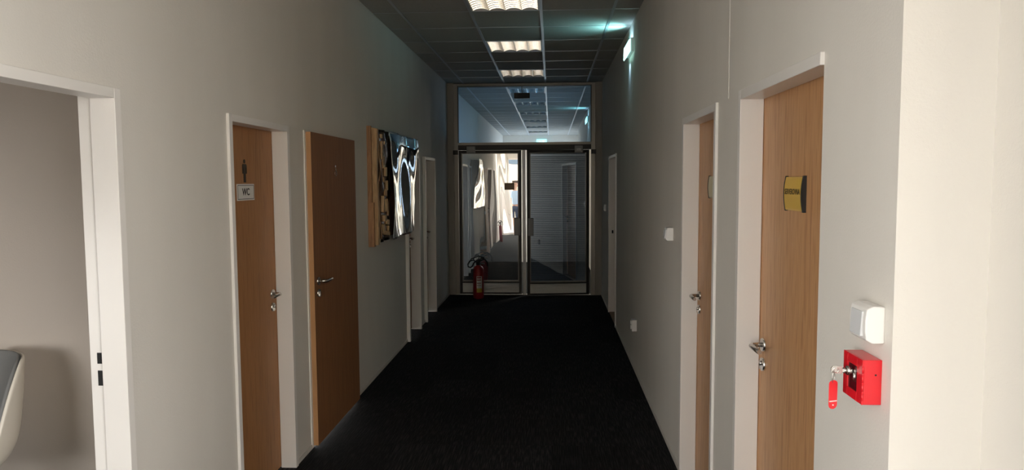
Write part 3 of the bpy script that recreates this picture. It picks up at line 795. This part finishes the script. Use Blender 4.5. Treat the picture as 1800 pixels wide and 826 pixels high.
for y in (LY0, (LY0 + LY1) / 2 - .025, LY1 - .05): bx(bm, xb, xb + .05, y, y + .05, LZ0, LZ1)
bx(bm, xb, xb + .05, LY0, LY1, LZ0, LZ0 + .05); bx(bm, xb, xb + .05, LY0, LY1, LZ1 - .05, LZ1)
obj('window_frame', bm, M['frame'], w3n, .003)
portal('portal_left', (L - TH - .02, (LY0 + LY1) / 2, (LZ0 + LZ1) / 2), (1, 0, 0), LY1 - LY0, LZ1 - LZ0)
portal('portal_side', (RN + TH + .02, (NY0 + NY1) / 2, (NZ0 + NZ1) / 2), (-1, 0, 0), NY1 - NY0, NZ1 - NZ0)
portal('portal_room', ((WX0 + WX1) / 2, .42, (WZ0 + WZ1) / 2), (0, 1, 0), WX1 - WX0, WZ1 - WZ0)
portal('portal_beyond', (R + TH + .02, sum(FW) / 2, 1.7), (-1, 0, 0), FW[1] - FW[0], 1.6)
bm = B(); bx(bm, -14, 14, -12, BACK - .12, -.16, -.06); bx(bm, -14, L - TH, BACK - .12, .44, -.16, -.06); bx(bm, RN + TH, 14, BACK - .12, 16, -.16, -.06); struct('ground_outside', bm, M['pave'])
bd = empty('building', (0, -9, -.06), 'sunlit yellow building across the yard, mirrored in the left glass door', 'building')
bm = B(); bx(bm, -3.2, 7, -.4, 0, 0, 2.45); bx(bm, -3.2, 7, -.4, 0, 2.75, 3.2); obj('wall', bm, M['facade'], bd)
bm = B(); bx(bm, -3.2, 7, -.35, -.05, 2.45, 2.75); obj('window', bm, M['bluewin'], bd)
bm = B(); bx(bm, -3.2, 7, -.5, .05, 3.2, 3.9); obj('roof', bm, M['outwhite'], bd)

# daylight for the corridor beyond comes through an added side opening
# (cut in the right wall beyond the doors to brighten the transom)

# ------------------------------------------------------------------ person by the entrance (mirrored)
def skin(name, joints, edges, m, parent, sub=2):
    me = bpy.data.meshes.new(name); names = list(joints); me.from_pydata([joints[k][0] for k in names], [(names.index(a), names.index(b)) for a, b in edges], [])
    o = bpy.data.objects.new(name, me); COL.objects.link(o); me.materials.append(m)
    if parent: o.parent = parent
    md = o.modifiers.new('skin', 'SKIN')
    if not me.skin_vertices: 
        bpy.context.view_layer.objects.active = o
    sv = me.skin_vertices[0].data
    for i, k in enumerate(names):
        r = joints[k][1]; sv[i].radius = r if isinstance(r, tuple) else (r, r); sv[i].use_root = (i == 0); sv[i].use_loose = False
    s = o.modifiers.new('sub', 'SUBSURF'); s.levels = s.render_levels = sub
    md.use_smooth_shade = True
    return o
pe = empty('person', (-1.10, -1.10, 0), 'person in light blue shirt and navy shorts, mirrored in the left glass door', 'person')
J = {'pelvis': ((0, 0, .90), (.15, .10)), 'waist': ((0, 0, 1.04), (.135, .09)), 'chest': ((0, 0, 1.25), (.155, .10)), 'neckb': ((0, -.01, 1.40), (.07, .06)), 'neck': ((0, -.005, 1.46), .05),
     'jaw': ((0, .012, 1.525), (.058, .065)), 'head': ((0, 0, 1.60), (.074, .088)), 'crown': ((0, -.01, 1.665), (.055, .06))}
E_ = [('pelvis', 'waist'), ('waist', 'chest'), ('chest', 'neckb'), ('neckb', 'neck'), ('neck', 'jaw'), ('jaw', 'head'), ('head', 'crown')]
for s, q in ((-1, 'l'), (1, 'r')):
    J.update({q + 'sh': ((s * .165, 0, 1.36), .052), q + 'el': ((s * .225, -.02, 1.08), .040), q + 'wr': ((s * .235, .05, .85), .027), q + 'palm': ((s * .235, .065, .79), (.022, .034)),
              q + 'hip': ((s * .09, 0, .84), .085), q + 'kn': ((s * .10, .02, .47), .056), q + 'calf': ((s * .10, -.01, .33), .053), q + 'an': ((s * .10, -.02, .09), .034), q + 'toe': ((s * .12, .12, .035), (.038, .028))})
    E_ += [('chest', q + 'sh'), (q + 'sh', q + 'el'), (q + 'el', q + 'wr'), (q + 'wr', q + 'palm'), ('pelvis', q + 'hip'), (q + 'hip', q + 'kn'), (q + 'kn', q + 'calf'), (q + 'calf', q + 'an'), (q + 'an', q + 'toe')]
    for fi, (dy, ln) in enumerate(((-.024, .062), (-.008, .075), (.008, .078), (.024, .068))):
        J[q + 'f%d' % fi] = ((s * .236, .068 + dy, .745), .0088); J[q + 'g%d' % fi] = ((s * .228, .072 + dy, .745 - ln * .75), .0075)
        E_ += [(q + 'palm', q + 'f%d' % fi), (q + 'f%d' % fi, q + 'g%d' % fi)]
    J[q + 't0'] = ((s * .222, .105, .80), .0105); J[q + 't1'] = ((s * .215, .118, .755), .008)
    E_ += [(q + 'palm', q + 't0'), (q + 't0', q + 't1')]
try:
    skin('body', J, E_, M['skin'], pe)
    sh = {'a': ((0, 0, .93), (.175, .125)), 'b': ((0, 0, 1.05), (.160, .115)), 'c': ((0, 0, 1.25), (.180, .128)), 'd': ((0, -.005, 1.385), (.095, .08)), 'e': ((0, -.005, 1.41), (.07, .066))}
    se = [('a', 'b'), ('b', 'c'), ('c', 'd'), ('d', 'e')]
    for s, q in ((-1, 'l'), (1, 'r')):
        sh.update({q + '1': ((s * .170, 0, 1.355), .072), q + '2': ((s * .215, -.01, 1.16), .062)}); se += [('c', q + '1'), (q + '1', q + '2')]
    tag(skin('shirt', sh, se, M['shirt'], pe), 'light blue shirt')
    st = {'a': ((0, 0, .90), (.168, .118)), 'b': ((0, 0, .97), (.155, .108))}; se = [('a', 'b')]
    for s, q in ((-1, 'l'), (1, 'r')):
        st.update({q + '1': ((s * .09, 0, .82), .102), q + '2': ((s * .10, .015, .50), .084)}); se += [('a', q + '1'), (q + '1', q + '2')]
    tag(skin('shorts', st, se, M['shorts'], pe), 'navy shorts')
    hr = {'a': ((0, -.035, 1.62), (.082, .075)), 'b': ((0, -.02, 1.675), (.068, .068)), 'c': ((0, -.055, 1.55), (.062, .04))}
    skin('hair', hr, [('a', 'b'), ('a', 'c')], M['hair'], pe)
    for s in (-1, 1):
        skin('shoe', {'a': ((s * .10, -.03, .045), (.046, .045)), 'b': ((s * .11, .06, .038), (.050, .036)), 'c': ((s * .12, .14, .032), (.046, .030))}, [('a', 'b'), ('b', 'c')], M['shoe'], pe)
    for s in (-1, 1):
        bm = B(); lathe(bm, [(.003, -.006), (.009, -.003), (.009, .003), (.003, .006)], (s * .030, .083, 1.60), 10)
        obj('eye', bm, M['ink'], pe)
    bm = B(); prism(bm, [(.080, 1.60), (.108, 1.565), (.080, 1.557)], lambda a, b, h: (h, a, b), -.012, .012); bx(bm, -.022, .022, .070, .081, 1.528, 1.536); obj('nose', bm, M['skin'], pe, .003)
except Exception as ex_:
    print('person failed', ex_)
